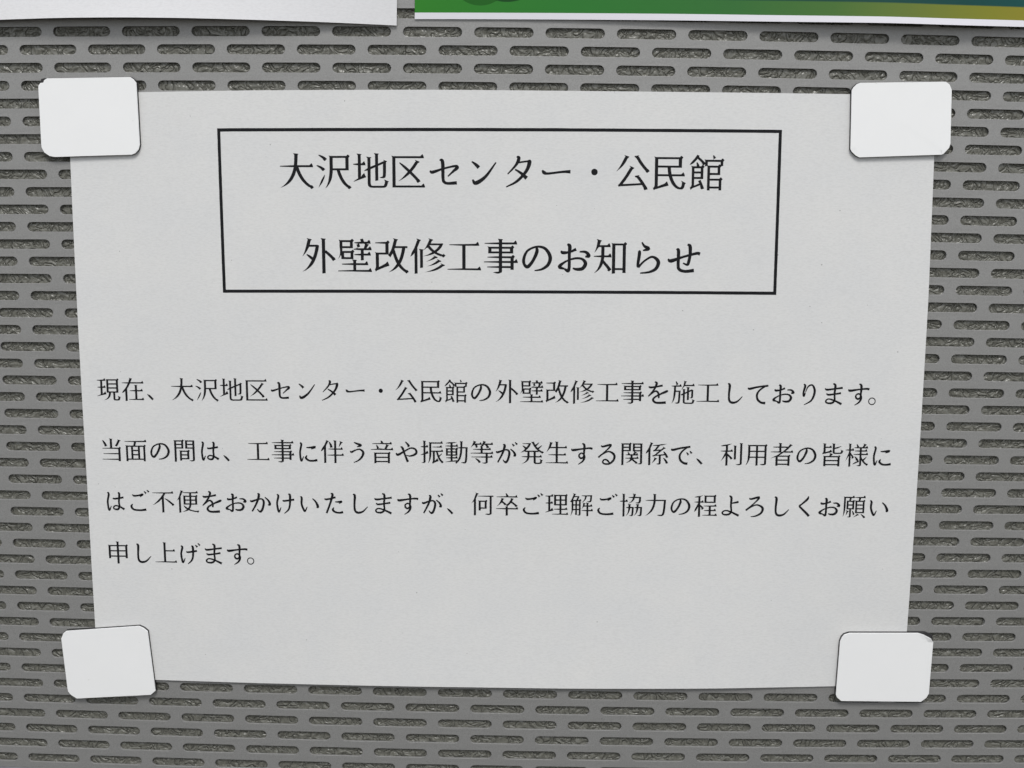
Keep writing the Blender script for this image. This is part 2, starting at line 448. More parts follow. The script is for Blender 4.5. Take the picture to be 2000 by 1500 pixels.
# outlines of the printed characters, in thousandths of the character width: x, y, x, y ...
GLYPHS = {
    '大': [[449,643,438,542,62,525,62,504,430,488,412,414,392,352,366,290,334,230,296,171,252,112,199,54,135,-2,62,-51,162,-14,233,22,296,64,351,112,396,168,433,227,464,289,488,353,502,400,524,343,556,273,594,208,635,148,681,93,732,44,786,0,844,-38,851,-29,889,-75,913,-84,971,-36,917,20,892,15,834,55,782,102,736,154,694,211,656,272,623,337,594,406,565,488,958,488,948,540,922,591,906,588,860,542,531,542,544,684,548,809,570,831,560,839,427,853,433,835,455,811]],
    '沢': [[246,686,215,701,256,657,280,650,336,702,279,755,288,744,253,767,212,786,124,813,102,797],
        [196,421,165,437,206,395,231,388,285,439,226,491,235,479,199,501,157,519,113,533,69,543,47,526],
        [98,-48,181,58,208,98,248,184,263,228,273,271,269,296,239,255,186,170,163,126,98,-37],
        [491,728,829,728,829,460,491,460],
        [402,445,393,324,375,196,362,131,342,66,315,0,279,-62,287,-60,330,-21,367,21,400,68,428,119,451,173,467,229,484,341,489,406,592,406,616,324,641,257,670,194,702,136,739,83,779,35,823,-7,870,-44,866,-33,903,-79,927,-88,987,-40,933,17,922,7,880,42,842,82,808,127,777,175,749,226,725,281,703,338,682,406,918,406,918,732,946,768,944,778,906,816,888,814,856,782,422,782,384,798,390,776,402,756]],
    '地': [[423,464,333,400,337,389,423,399,423,79,428,24,437,0,475,-35,518,-47,577,-50,824,-50,876,-46,911,-33,937,-10,951,15,971,92,993,114,983,122,862,170,868,152,890,128,877,53,856,12,851,9,821,5,580,4,539,7,526,12,509,43,506,77,507,434,629,486,629,163,623,149,633,131,712,143,712,521,840,576,836,318,834,278,825,253,810,240,743,224,758,214,823,199,852,199,895,217,904,226,914,259,921,347,925,634,929,618,951,640,941,648,852,681,858,663,880,639,862,652,848,640,712,583,712,810,734,832,724,840,601,854,607,836,629,812,629,552,507,501,507,717,529,739,519,747,395,761,401,743,423,719],
        [50,109,386,226,336,331,320,328,274,282,247,236,247,536,375,536,365,588,339,640,323,637,277,590,247,590,247,798,269,820,259,828,136,842,142,824,164,800,164,590,42,574,42,553,164,536,164,197,46,122]],
    '区': [[110,776,72,792,78,770,90,750,90,-41,968,-41,958,11,932,62,916,60,870,13,178,13,178,722,943,722,933,774,907,826,891,823,845,776],
        [365,500,504,369,348,204,314,173,245,118,339,164,377,185,452,232,525,287,559,318,663,215,750,121,724,143,754,92,776,80,848,122,803,187,807,174,717,269,611,372,701,480,781,595,806,606,828,628,818,636,699,681,705,663,727,639,706,631,635,525,553,425,450,515,374,567,300,613,272,601]],
    '・': [[466,460,438,442,420,414,413,380,420,346,438,318,466,300,500,293,534,300,562,318,580,346,587,380,580,414,562,442,534,460,500,467]],
    '公': [[301,762,227,616,173,521,143,477,111,434,78,397,92,403,174,464,214,500,254,540,291,583,326,630,355,681,382,734,428,780,418,788,294,826,300,808,322,784],
        [561,802,567,784,589,760,617,737,681,635,717,585,792,492,869,412,853,425,886,376,909,365,977,411,928,473,925,464,853,541,818,585,750,678,692,774,668,790,690,812,680,820],
        [190,13,393,24,774,48,834,-48,813,-12,830,-69,848,-86,932,-60,904,14,904,-1,831,111,712,270,683,277,705,299,695,307,578,286,584,268,606,244,632,240,708,142,739,99,259,72,333,163,429,301,518,450,546,470,568,492,558,500,438,549,444,531,466,507,438,479,344,321,284,233,178,87,148,59,131,51,150,0]],
    '民': [[128,-63,370,8,489,38,472,93,446,145,430,142,384,95,200,21,200,282,486,282,511,207,538,147,568,93,602,47,639,8,679,-23,720,-44,762,-56,805,-61,848,-57,876,-44,896,-22,908,1,929,83,951,105,941,113,819,171,825,153,847,129,837,57,829,28,805,-5,810,-3,780,1,740,20,709,46,680,80,652,120,626,166,602,218,578,282,919,282,909,334,883,386,867,383,821,336,565,336,549,420,541,506,836,506,836,730,864,766,862,776,824,814,806,812,774,780,132,780,94,796,100,774,112,754,113,57,105,11,89,-11,67,-27,96,-82],
        [200,336,200,506,450,506,464,381,472,336],
        [746,726,746,560,200,560,200,726]],
    '館': [[515,-78,589,-78,589,-28,826,-28,826,-74,900,-74,900,181,928,217,926,227,888,265,870,263,838,231,589,231,589,324,862,324,862,518,890,554,888,564,850,602,832,600,800,568,535,568,497,584,503,562,515,542],
        [589,177,826,177,826,26,589,26],
        [789,514,789,378,589,378,589,514],
        [670,754,682,720,471,720,433,736,439,714,451,694,451,582,445,568,455,550,524,562,524,666,864,666,864,582,858,568,868,550,937,562,937,670,965,706,963,716,925,754,907,752,875,720,655,720,741,768,682,839,656,826],
        [337,271,171,271,171,360,337,360],
        [171,414,171,494,337,494,337,414],
        [306,104,171,47,171,217,411,217,411,498,439,534,437,544,399,582,381,580,349,548,306,548,297,577,284,604,246,651,219,643,229,548,120,548,82,564,88,542,100,522,102,74,93,29,76,8,55,-7,83,-72,110,-41,135,-22,179,-4,245,20,330,55,332,21,349,-36,368,-53,442,-31,413,42,418,30,360,157,338,197,274,167],
        [189,775,161,739,99,673,44,598,41,580,81,593,122,611,157,639,220,704,248,740,339,663,390,610,353,627,392,582,416,574,473,623,417,678,432,666,345,744,285,792,302,821,236,848]],
    '外': [[210,785,166,618,133,512,114,463,92,415,68,373,74,370,129,426,156,458,206,531,257,624,430,624,402,489,379,412,353,345,300,384,266,402,197,431,174,414,264,322,321,272,249,151,195,76,164,41,130,10,56,-44,152,-3,222,38,289,90,351,156,401,237,445,329,481,432,510,547,530,662,470,681,459,679,275,679,305,789,336,818,326,826,195,856,201,838,223,814],
        [604,-59,598,-73,608,-91,696,-79,696,459,792,374,882,284,857,310,885,258,907,245,981,287,938,353,943,336,853,423,718,536,696,519,696,810,718,832,708,840,576,854,582,836,604,812]],
    '壁': [[389,460,389,350,217,350,217,460],
        [679,762,503,746,503,724,618,703,556,684,579,621,588,588,478,571,478,550,671,534,671,445,495,429,495,407,671,391,671,293,665,279,675,261,753,273,753,391,948,391,938,443,912,494,896,492,850,445,753,445,753,534,970,534,960,586,934,637,918,634,872,588,833,588,877,661,899,683,889,691,766,719,772,701,794,677,786,680,753,588,532,588,660,628,661,623,641,681,628,708,945,708,935,760,909,811,893,809,847,762,766,762,745,820,732,845,656,826],
        [94,630,108,500,105,452,95,405,79,358,52,294,74,320,109,374,124,403,138,375,138,296,470,296,470,464,498,500,496,510,458,548,440,546,408,514,168,514,173,588,459,588,459,753,487,789,485,799,447,837,429,835,397,803,113,803,75,819,81,797,93,777],
        [378,749,378,642,174,642,174,749],
        [459,190,150,174,150,152,459,136,459,8,46,-8,46,-30,971,-46,961,6,935,57,919,55,873,8,541,8,541,136,875,136,865,188,839,239,823,237,777,190,541,190,541,245,563,267,553,275,431,289,437,271,459,247]],
    '改': [[803,593,773,448,748,365,734,326,707,266,664,366,601,561,613,593],
        [76,722,349,706,349,474,103,474,65,490,71,468,83,448,85,103,80,62,71,47,53,36,82,-38,109,-12,130,0,339,85,454,123,437,180,411,231,395,229,349,182,172,89,172,420,436,420,422,403,483,346,550,451,586,334,618,252,656,176,609,110,549,41,514,9,475,-22,434,-50,442,-51,530,-17,570,3,608,25,644,50,677,78,705,108,729,77,785,19,816,-7,882,-51,864,-27,901,-73,924,-83,985,-35,932,23,930,5,894,26,862,51,832,80,778,144,756,174,797,251,815,292,847,381,860,428,883,530,894,593,952,593,952,647,632,647,670,790,699,818,689,826,561,855,567,837,589,813,577,787,535,630,520,581,500,534,453,452,439,431,439,710,467,746,465,756,427,794,409,792,377,760,76,744]],
    '修': [[666,362,632,334,593,306,551,279,460,234,487,244,571,263,655,292,694,310,730,332,762,329,784,351,774,359,664,403,670,385,692,361],
        [762,266,695,212,613,162,568,140,472,103,497,110,588,127,633,138,718,167,758,185,795,206,828,230,857,230,879,252,869,260,759,304,765,286,787,262],
        [852,148,814,117,769,89,666,36,609,12,548,-11,419,-48,444,-44,584,-29,650,-17,713,-1,772,20,826,46,875,76,919,110,957,119,979,141,969,149,856,194,862,176,884,152],
        [298,98,292,84,302,66,378,78,378,531,400,553,390,561,270,575,276,557,298,533],
        [827,672,805,640,780,610,753,581,723,555,693,532,660,557,629,585,580,643,560,672],
        [544,803,509,721,489,681,444,604,419,569,392,536,405,542,480,601,514,607,550,561,575,537,629,491,530,435,493,418,376,379,486,392,571,409,653,434,690,452,724,433,800,400,885,372,874,398,915,355,939,348,994,398,936,451,930,425,890,434,852,445,752,489,816,540,845,569,871,600,895,634,915,671,934,713,903,728,872,722,592,722,626,790,640,792,662,814,652,822,531,857,537,839,559,815],
        [212,784,156,632,135,583,109,539,80,498,62,451,48,403,33,368,71,389,105,413,132,444,147,468,147,-60,141,-74,151,-92,230,-80,230,613,281,731,296,772,332,806,322,814,202,850,208,832,230,808]],
    '工': [[52,24,967,8,957,60,931,111,915,108,869,62,544,62,544,662,916,662,906,714,880,765,864,762,818,716,104,699,104,678,452,662,452,62,52,45]],
    '事': [[134,91,452,74,452,5,449,-13,440,-22,381,-25,340,-32,294,-44,369,-67,409,-76,442,-76,483,-66,534,-38,542,4,542,74,768,74,768,28,858,28,858,209,971,209,961,261,935,312,919,310,873,263,858,263,858,340,886,376,884,386,846,424,828,422,796,390,542,390,542,462,842,462,842,590,870,626,868,636,830,674,812,672,780,640,542,640,542,702,951,702,941,754,915,805,899,803,853,756,542,756,542,810,564,832,554,840,424,854,430,836,452,812,452,756,67,740,67,718,452,702,452,640,184,640,146,656,152,634,164,614,164,462,452,462,452,390,143,374,143,353,452,336,452,263,48,247,48,225,452,209,452,128,134,112],
        [452,586,452,516,252,516,252,586],
        [752,586,752,516,542,516,542,586],
        [768,336,768,263,542,263,542,336],
        [768,209,768,128,542,128,542,209]],
    '知': [[539,-31,533,-45,543,-63,628,-51,628,36,826,36,826,-40,914,-40,914,694,942,730,940,740,902,778,884,776,852,744,559,744,521,760,527,738,539,718],
        [628,690,826,690,826,90,628,90],
        [142,796,117,661,93,577,78,538,62,502,65,497,108,546,149,606,186,644,245,644,245,427,45,411,45,389,243,373,236,320,215,231,185,138,163,91,135,43,99,-4,56,-49,64,-49,108,-23,147,4,183,34,215,66,242,101,266,139,286,178,297,208,382,110,437,39,402,52,439,6,463,-3,532,58,477,115,495,99,404,204,319,294,331,373,531,373,521,425,495,476,479,474,433,427,333,427,334,644,502,644,492,696,466,747,450,745,404,698,205,698,238,794,260,816,250,824,121,857,127,839,149,815]],
    '現': [[830,575,830,468,518,468,518,575],
        [830,414,830,304,518,304,518,414],
        [830,738,830,629,518,629,518,738],
        [42,106,424,188,406,243,380,294,364,292,318,245,268,208,268,444,400,444,390,496,364,547,348,544,302,498,268,498,268,727,409,727,399,779,373,830,357,828,311,781,49,765,49,743,181,727,181,498,61,481,61,460,181,444,181,182,39,118],
        [432,250,524,250,506,155,494,114,475,75,447,37,410,2,361,-30,303,-58,382,-39,434,-21,478,1,515,28,547,61,572,100,590,144,601,192,610,250,695,250,696,21,700,-24,707,-39,750,-62,791,-67,889,-68,922,-64,961,-39,966,-28,983,49,1005,71,995,79,874,127,880,109,902,85,895,15,881,-13,881,-13,788,-12,784,-7,781,21,781,250,917,250,917,742,945,778,943,788,905,826,887,824,855,792,452,792,414,808,420,786,432,766]],
    '在': [[375,803,329,676,63,660,63,638,305,622,232,490,206,450,177,412,112,343,57,260,58,243,97,255,134,270,165,292,186,312,186,-56,180,-70,190,-88,275,-76,275,411,337,505,399,622,955,622,945,674,919,725,903,723,857,676,423,676,474,790,496,812,486,820,358,855,364,837,386,813],
        [591,360,373,344,373,322,591,306,591,6,333,-10,333,-32,954,-48,944,4,918,55,902,53,856,6,680,6,680,306,916,306,906,358,880,409,864,407,818,360,680,360,680,531,702,553,692,561,563,575,569,557,591,533]],
    '、': [[341,2,216,135,177,162,136,182,96,199,73,192,121,117,149,80,244,-22,273,-56]],
    '施': [[547,795,531,700,517,655,459,533,437,498,439,492,489,541,535,601,572,638,970,638,960,690,934,742,918,739,872,692,595,692,627,793,635,795,657,817,647,825,529,856,535,838,557,814],
        [508,351,429,313,454,258,508,283,508,37,512,-9,519,-26,554,-57,591,-68,642,-70,848,-71,892,-66,938,-44,951,-27,971,45,993,67,983,75,865,122,871,104,893,80,888,47,877,1,864,-13,844,-16,646,-16,607,-13,594,-4,588,36,588,321,671,360,671,109,665,95,675,77,752,89,752,398,842,440,841,218,836,199,826,190,773,176,788,167,838,155,862,154,899,166,911,181,919,220,922,500,918,489,857,513,862,517,752,464,752,563,774,585,764,593,643,607,649,589,671,565,671,427,588,388,588,485,610,507,600,515,480,529,486,511,508,487],
        [231,708,242,668,44,652,44,631,148,614,143,442,126,211,118,139,106,72,88,8,63,-48,60,-61,91,-26,119,13,144,57,166,106,185,159,200,215,210,274,222,407,333,407,325,180,320,88,310,15,302,-4,296,-10,182,-30,202,-41,244,-56,280,-65,308,-66,335,-61,356,-50,377,-27,386,-6,398,62,411,333,414,461,225,461,229,614,457,614,447,666,421,718,405,715,359,668,207,668,317,702,308,730,289,765,265,799,239,829,206,829]],
    '。': [[146,236,105,215,72,182,50,140,42,92,48,51,63,15,87,-16,118,-40,154,-56,194,-61,235,-56,271,-40,302,-16,326,15,342,51,347,92,342,132,326,169,302,200,271,223,235,239,194,244],
        [150,-13,114,12,89,48,80,93,89,136,114,172,150,197,193,206,238,197,274,172,299,136,308,93,299,48,274,12,238,-13,193,-22]],
    '当': [[192,647,231,569,214,596,227,539,244,520,335,544,312,619,313,605,272,683,244,720,209,754,174,783,135,781],
        [783,772,726,661,685,590,665,578,659,564,669,546,746,527,806,624,866,739,885,747,907,769,897,777,769,820,775,802,797,778],
        [115,-10,784,-26,784,-81,876,-81,876,426,904,462,902,472,864,509,846,507,814,476,545,476,545,810,567,832,557,840,425,854,431,836,453,812,453,476,135,459,135,438,784,422,784,257,168,241,168,219,784,203,784,28,115,11]],
    '面': [[593,338,593,218,397,218,397,338],
        [397,514,593,514,593,392,397,392],
        [593,164,593,35,397,35,397,164],
        [58,727,444,711,409,568,118,568,80,584,86,562,98,542,98,-80,182,-80,182,-19,816,-19,816,-80,900,-80,900,518,928,554,926,564,888,602,870,600,838,568,494,568,538,711,961,711,951,763,925,814,909,812,863,765,58,749],
        [182,514,312,514,312,35,182,35],
        [678,35,678,514,816,514,816,35]],
    '間': [[607,70,388,70,388,171,607,171],
        [388,225,388,322,607,322,607,225],
        [304,-38,388,-38,388,16,693,16,693,326,721,362,719,372,681,410,663,408,631,376,324,376,286,392,292,370,304,350],
        [375,509,172,509,172,600,375,600],
        [172,654,172,741,375,741,375,654],
        [834,508,623,508,623,600,834,600],
        [623,654,623,741,834,741,834,654],
        [556,795,518,811,524,789,536,769,536,454,834,454,834,20,830,-4,818,-14,680,-37,699,-45,788,-67,822,-67,848,-64,871,-58,912,-31,917,-21,922,19,922,795],
        [83,-61,77,-75,87,-93,172,-81,172,456,461,456,461,745,489,781,487,791,449,829,431,827,399,795,103,795,65,811,71,789,83,769]],
    '伴': [[400,649,426,578,406,610,418,552,434,533,524,554,503,629,508,611,479,682,456,717,403,779,369,773],
        [822,763,763,559,773,566,822,622,848,656,897,729,918,736,940,758,930,766,805,813,811,795,833,771],
        [299,227,581,211,581,-60,575,-74,585,-92,670,-80,670,211,978,211,968,263,942,314,926,312,880,265,670,265,670,458,937,458,927,509,901,561,885,558,839,511,670,511,670,798,692,820,682,828,553,842,559,824,581,800,581,511,341,495,341,474,581,458,581,265,299,249],
        [250,790,203,691,176,643,86,513,46,416,38,388,71,403,102,420,130,442,165,485,165,-57,159,-71,169,-89,253,-77,253,611,306,708,339,777,353,783,375,805,365,813,243,853,249,835,271,811]],
    '音': [[460,776,471,742,112,726,112,704,913,688,903,740,877,791,861,789,815,742,567,742,555,776,539,800,516,820,492,835,451,844],
        [302,507,55,491,55,469,962,453,952,505,926,556,910,554,864,507,696,507,754,619,772,627,794,649,784,657,652,694,658,676,680,652,669,650,601,507,342,535,383,552,361,597,334,633,303,663,264,670],
        [734,133,734,16,275,16,275,133],
        [275,299,734,299,734,187,275,187],
        [185,-81,275,-81,275,-38,734,-38,734,-79,824,-79,824,303,852,339,850,349,812,387,794,385,762,353,205,353,167,369,173,347,185,327]],
    '振': [[526,582,923,566,913,618,887,669,871,667,825,620,526,604],
        [574,-61,597,-47,688,-8,778,24,758,82,732,133,716,131,670,84,625,33,625,395,674,395,691,324,708,262,728,204,750,149,777,98,807,52,840,11,876,-25,860,-11,897,-58,920,-68,983,-20,930,39,933,25,904,54,879,86,834,158,816,194,880,269,924,326,910,335,816,271,788,261,758,355,748,395,964,395,954,447,928,498,912,496,866,449,485,449,485,730,950,730,940,782,914,834,898,831,852,784,419,784,381,800,387,778,399,758,398,325,394,161,383,49,372,-5,356,-56,357,-67,386,-26,411,18,432,67,451,119,466,173,476,228,484,337,485,395,542,395,543,57,537,9,527,-12,508,-31,547,-87],
        [163,630,54,614,54,592,163,576,163,334,45,277,46,265,163,276,163,10,160,-8,155,-17,78,-37,95,-46,164,-60,188,-60,208,-54,244,-24,248,9,248,299,369,332,352,388,326,439,310,436,264,390,248,361,248,576,359,576,349,628,323,679,307,677,261,630,248,630,248,810,270,832,260,840,135,854,141,836,163,812]],
    '動': [[647,598,534,582,534,561,645,544,636,416,629,358,608,251,593,201,575,153,553,109,537,84,537,68,336,47,336,131,541,131,531,183,505,234,489,232,443,185,336,185,336,247,531,247,531,498,559,534,557,544,519,582,501,580,469,548,336,548,336,612,558,612,548,664,522,716,506,713,460,666,336,666,336,747,450,775,520,796,495,800,312,798,156,786,104,773,55,757,69,749,251,737,251,666,42,650,42,629,251,612,251,548,84,548,46,564,52,542,64,522,64,247,251,247,251,185,69,169,69,147,251,131,251,37,45,-6,49,-17,485,9,433,-33,481,-80,536,-33,584,18,625,76,658,139,683,210,701,285,715,365,724,449,730,544,859,544,848,244,835,78,825,23,813,-1,806,-9,793,-13,757,-14,717,-20,670,-30,692,-41,761,-63,791,-68,847,-60,870,-48,895,-19,906,8,914,45,927,156,944,598,731,598,734,797,756,819,746,827,621,841,627,823,649,799],
        [251,371,251,301,142,301,142,371],
        [451,371,451,301,336,301,336,371],
        [251,494,251,425,142,425,142,494],
        [451,494,451,425,336,425,336,494]],
    '等': [[556,805,538,764,493,687,469,651,437,616,454,606,454,538,147,521,147,500,454,484,454,383,48,367,48,345,658,329,658,229,80,213,80,191,658,175,658,11,655,-9,647,-15,500,-39,522,-47,611,-69,645,-68,693,-59,741,-31,747,9,748,175,945,175,935,227,909,278,893,276,847,229,748,229,748,329,972,329,962,381,936,432,920,430,874,383,543,383,543,484,877,484,867,536,841,587,825,584,779,538,543,538,543,605,521,605,567,660,592,697,638,697,687,626,703,596,685,633,697,575,714,556,802,577,780,652,780,633,738,697,961,697,951,749,925,800,909,798,863,751,626,751,658,796,680,818,670,826,543,861,549,843,571,819],
        [371,-5,345,23,372,-29,394,-43,468,-4,426,63,433,45,377,97,341,118,266,151,232,141],
        [165,809,120,692,80,618,57,585,99,613,157,665,201,698,219,698,250,629,260,601,266,595,260,581,270,563,348,606,328,663,312,697,504,697,494,749,468,800,452,798,406,751,232,751,265,794,287,816,277,824,151,861,157,843,179,819]],
    '発': [[739,593,683,660,706,683,758,744,805,809,785,811,669,733,644,722,600,808,587,809,609,831,599,839,478,829,484,811,506,787,524,771,566,689,590,651,644,578,673,545,742,476,261,476,334,544,393,612,419,649,441,689,475,771,440,788,413,783,125,770,125,751,371,737,328,666,281,605,257,625,186,666,151,682,121,670,204,572,229,548,142,463,75,413,41,391,125,414,190,440,219,448,219,422,324,422,324,256,100,240,100,218,320,202,310,160,297,124,277,87,248,49,208,12,156,-25,93,-58,176,-36,228,-17,273,5,311,29,343,57,368,88,388,121,400,156,410,202,575,202,576,34,581,-18,590,-35,639,-61,689,-66,820,-66,859,-62,905,-35,912,-23,931,59,953,81,943,89,819,139,825,121,847,97,838,21,818,-10,699,-11,679,-10,670,-1,666,33,666,202,914,202,904,254,878,305,862,303,816,256,666,256,666,422,783,422,783,450,833,416,892,384,868,412,905,366,929,357,992,408,938,465,938,442,903,456,870,474,787,539,816,565,872,628,922,695,902,696],
        [575,422,575,256,415,256,415,422]],
    '生': [[219,779,178,638,145,548,105,465,82,428,92,431,144,481,195,542,237,582,456,582,456,343,165,327,165,305,456,289,456,16,55,-1,55,-22,965,-38,955,14,929,65,913,62,867,16,548,16,548,289,881,289,871,341,845,392,829,390,783,343,548,343,548,582,917,582,907,634,881,686,865,683,819,636,548,636,548,810,570,832,560,840,428,854,434,836,456,812,456,636,262,636,312,772,322,776,344,798,334,806,204,840,210,822,232,798]],
    '関': [[593,440,551,357,408,357,429,364,358,448,328,449,342,382,352,357,255,341,255,319,449,303,448,222,239,206,239,185,437,168,426,144,408,116,382,87,346,58,298,28,237,-1,262,8,317,17,363,29,402,43,436,59,464,77,487,98,500,116,653,-5,623,21,658,-27,681,-38,744,7,693,67,702,49,546,168,777,168,767,220,741,272,725,269,679,222,534,222,534,303,761,303,751,355,725,406,709,404,663,357,636,357,709,430,699,438,574,477,580,459,602,435],
        [375,528,170,528,170,610,375,610],
        [170,664,170,742,375,742,375,664],
        [835,526,622,526,622,610,835,610],
        [622,664,622,742,835,742,835,664],
        [555,796,517,812,523,790,535,770,535,472,835,472,835,18,832,1,824,-6,720,-29,739,-38,787,-51,824,-57,854,-55,876,-48,917,-20,922,18,922,796],
        [82,-61,76,-75,86,-93,170,-81,170,474,462,474,462,746,490,782,488,792,450,830,432,828,400,796,102,796,64,812,70,790,82,770]],
    '係': [[821,88,866,18,846,48,864,-9,883,-26,965,1,936,74,938,58,890,128,858,160,822,190,787,215,752,210],
        [400,183,363,105,342,65,295,-8,306,-4,375,50,410,82,442,118,471,154,495,163,517,185,507,193,385,233,391,215,413,191],
        [800,369,492,339,571,396,682,490,798,583,836,588,858,610,848,618,733,672,739,654,761,630,655,554,485,544,541,602,617,709,708,721,830,757,901,782,704,771,643,763,580,751,515,743,449,741,384,733,322,713,336,704,519,697,443,600,416,556,394,539,347,521,368,470,410,484,586,498,479,407,441,363,407,342,347,320,318,313,339,259,405,283,446,291,580,304,580,14,576,-7,475,-29,494,-40,540,-53,575,-60,602,-60,625,-52,660,-25,665,13,665,300,833,318,870,252,850,289,864,231,881,213,966,236,941,310,941,296,894,372,867,412,832,445,792,471,756,468],
        [229,785,170,635,148,586,121,542,90,502,71,455,46,375,82,395,116,417,143,446,157,468,157,-58,151,-72,161,-90,244,-78,244,611,289,708,316,777,328,782,350,804,340,812,219,850,225,832,247,808]],
    '利': [[586,189,580,175,590,157,673,169,673,691,695,713,685,721,558,735,564,717,586,693],
        [832,20,828,-5,818,-14,662,-38,683,-47,738,-61,780,-69,844,-65,867,-59,908,-32,914,-22,919,20,919,791,941,813,931,821,804,835,810,817,832,793],
        [246,768,144,749,94,732,47,711,62,704,141,696,180,699,252,712,252,531,50,515,50,493,248,477,182,343,122,213,79,134,41,82,99,133,129,163,190,231,252,323,252,-58,246,-72,256,-90,340,-78,340,304,454,193,417,206,458,164,482,157,543,218,484,270,502,255,400,348,326,408,326,477,542,477,532,529,506,580,490,578,444,531,340,531,340,731,442,774,504,804,473,802]],
    '用': [[146,359,137,206,132,153,123,99,109,46,88,-7,60,-57,62,-63,94,-35,121,-5,146,28,167,64,186,103,202,143,214,184,224,236,461,236,461,-51,455,-65,465,-83,549,-71,549,236,806,236,806,23,802,-1,794,-9,727,-10,680,-17,629,-30,707,-56,751,-66,816,-61,840,-55,883,-29,888,-19,893,22,893,711,921,747,919,757,881,795,863,793,831,761,166,761,128,777,134,755,146,735],
        [461,707,461,528,234,528,234,707],
        [806,528,549,528,549,707,806,707],
        [461,474,461,290,230,290,234,474],
        [806,290,549,290,549,474,806,474]],
    '者': [[812,781,729,685,729,708,480,708,480,810,502,832,492,840,364,854,370,836,392,812,392,708,142,692,142,670,392,654,392,512,54,496,54,474,463,458,322,361,44,220,220,269,257,271,257,-80,346,-80,346,-42,740,-42,740,-76,829,-76,829,291,857,327,855,337,817,375,799,373,767,341,398,341,504,411,566,458,962,458,952,510,926,561,910,559,864,512,652,512,758,606,820,668,877,734,905,739,927,761,917,769,805,822,811,804,833,780],
        [480,654,699,654,580,539,523,495,480,495],
        [740,126,740,12,346,12,346,126],
        [346,287,740,287,740,180,346,180]],
    '皆': [[747,125,747,14,268,14,268,125],
        [268,286,747,286,747,179,268,179],
        [431,417,399,340,199,340,161,356,167,334,179,314,179,-80,268,-80,268,-40,747,-40,747,-80,835,-80,835,290,863,326,861,336,823,374,805,372,773,340,488,340,534,397,556,419,546,427,413,462,419,444,441,420],
        [169,419,321,453,510,490,497,544,471,595,455,592,409,546,250,498,250,664,498,664,488,716,462,768,446,765,400,718,250,718,250,810,272,832,262,840,133,854,139,836,161,812,161,529,148,477,117,460,141,404],
        [532,522,536,480,541,468,577,437,613,427,663,424,842,424,882,428,931,450,938,460,958,525,980,547,970,555,849,602,855,584,877,560,862,494,848,480,836,478,670,478,638,480,626,488,620,523,620,620,701,643,744,659,862,720,896,742,871,743,659,691,620,679,620,810,642,832,632,840,504,854,510,836,532,812]],
    '様': [[490,194,463,225,486,171,506,155,581,188,545,258,549,244,520,275,484,304,448,329,420,318],
        [357,0,622,111,566,221,550,218,504,171,547,150,433,86,402,62,350,12],
        [819,256,757,211,721,271,703,332,703,386,971,386,961,438,935,489,919,487,873,440,706,440,706,525,935,525,925,577,899,628,883,626,837,579,706,579,706,656,958,656,948,708,922,759,906,757,860,710,812,710,876,789,898,811,888,819,763,857,769,839,791,815,729,711,735,709,555,709,598,726,518,829,484,826,505,736,515,710,396,694,396,672,624,656,624,579,425,563,425,541,624,525,624,440,375,424,375,402,624,386,624,4,622,-14,614,-20,514,-42,532,-51,576,-63,613,-70,643,-69,666,-61,699,-36,702,-29,705,5,706,176,740,122,767,88,796,58,826,31,892,-15,872,9,909,-37,933,-46,992,1,938,58,934,40,897,64,863,92,833,124,801,165,806,162,857,221,880,254,922,323,907,328],
        [186,615,52,599,52,577,196,561,172,457,121,318,77,190,62,158,38,126,87,185,111,220,157,298,178,342,186,344,186,-59,180,-73,190,-91,267,-79,267,374,322,274,277,288,317,244,341,236,407,298,351,353,371,340,261,484,261,561,393,561,383,613,357,664,341,662,295,615,267,615,267,810,289,832,279,840,158,854,164,836,186,812]],
    '不': [[687,392,768,324,874,232,851,254,882,204,905,192,974,236,928,299,930,286,822,376,781,408,692,462,602,507,571,495],
        [69,721,522,704,479,636,438,580,393,525,239,365,184,313,124,264,64,221,75,223,171,264,218,287,307,341,349,372,388,406,454,474,454,-58,448,-72,458,-90,546,-78,546,588,596,664,620,704,947,704,937,756,911,808,895,805,849,758,69,742]],
    '便': [[348,253,588,253,579,214,566,177,548,142,522,108,433,167,378,212,340,214,358,174,378,139,404,108,436,81,472,57,444,34,410,11,371,-11,276,-53,300,-47,395,-33,474,-12,509,1,540,21,613,-6,738,-38,876,-60,870,-30,913,-71,937,-77,991,-23,931,28,921,-2,828,2,784,10,700,29,592,67,619,103,639,138,654,175,666,212,674,253,918,253,918,578,946,614,944,624,906,662,888,660,856,628,680,628,680,722,963,722,953,774,927,825,911,823,865,776,328,760,328,738,596,722,596,628,368,628,330,644,336,622,348,602],
        [596,414,594,307,432,307,432,414],
        [833,414,833,307,680,307,680,414],
        [596,574,596,468,432,468,432,574],
        [833,574,833,468,680,468,680,574],
        [234,788,196,688,162,586,140,538,67,410,49,386,119,457,154,460,154,-58,148,-72,158,-90,238,-78,238,595,289,701,319,776,333,785,355,807,345,815,224,851,230,833,252,809]],
    '何': [[340,696,808,680,808,24,804,-2,795,-10,739,-13,701,-12,658,-19,611,-31,634,-41,693,-58,740,-68,812,-63,838,-58,883,-32,890,-20,894,23,895,680,963,680,963,734,340,718],
        [605,470,605,244,448,244,448,470],
        [361,114,448,114,448,190,691,190,691,474,719,509,717,520,679,558,661,556,629,524,381,524,343,540,349,518,361,498],
        [243,792,204,692,170,589,148,541,68,416,51,394,131,471,166,478,166,-59,160,-73,170,-91,254,-79,254,615,302,712,330,781,343,786,365,808,355,816,233,855,239,837,261,813]],
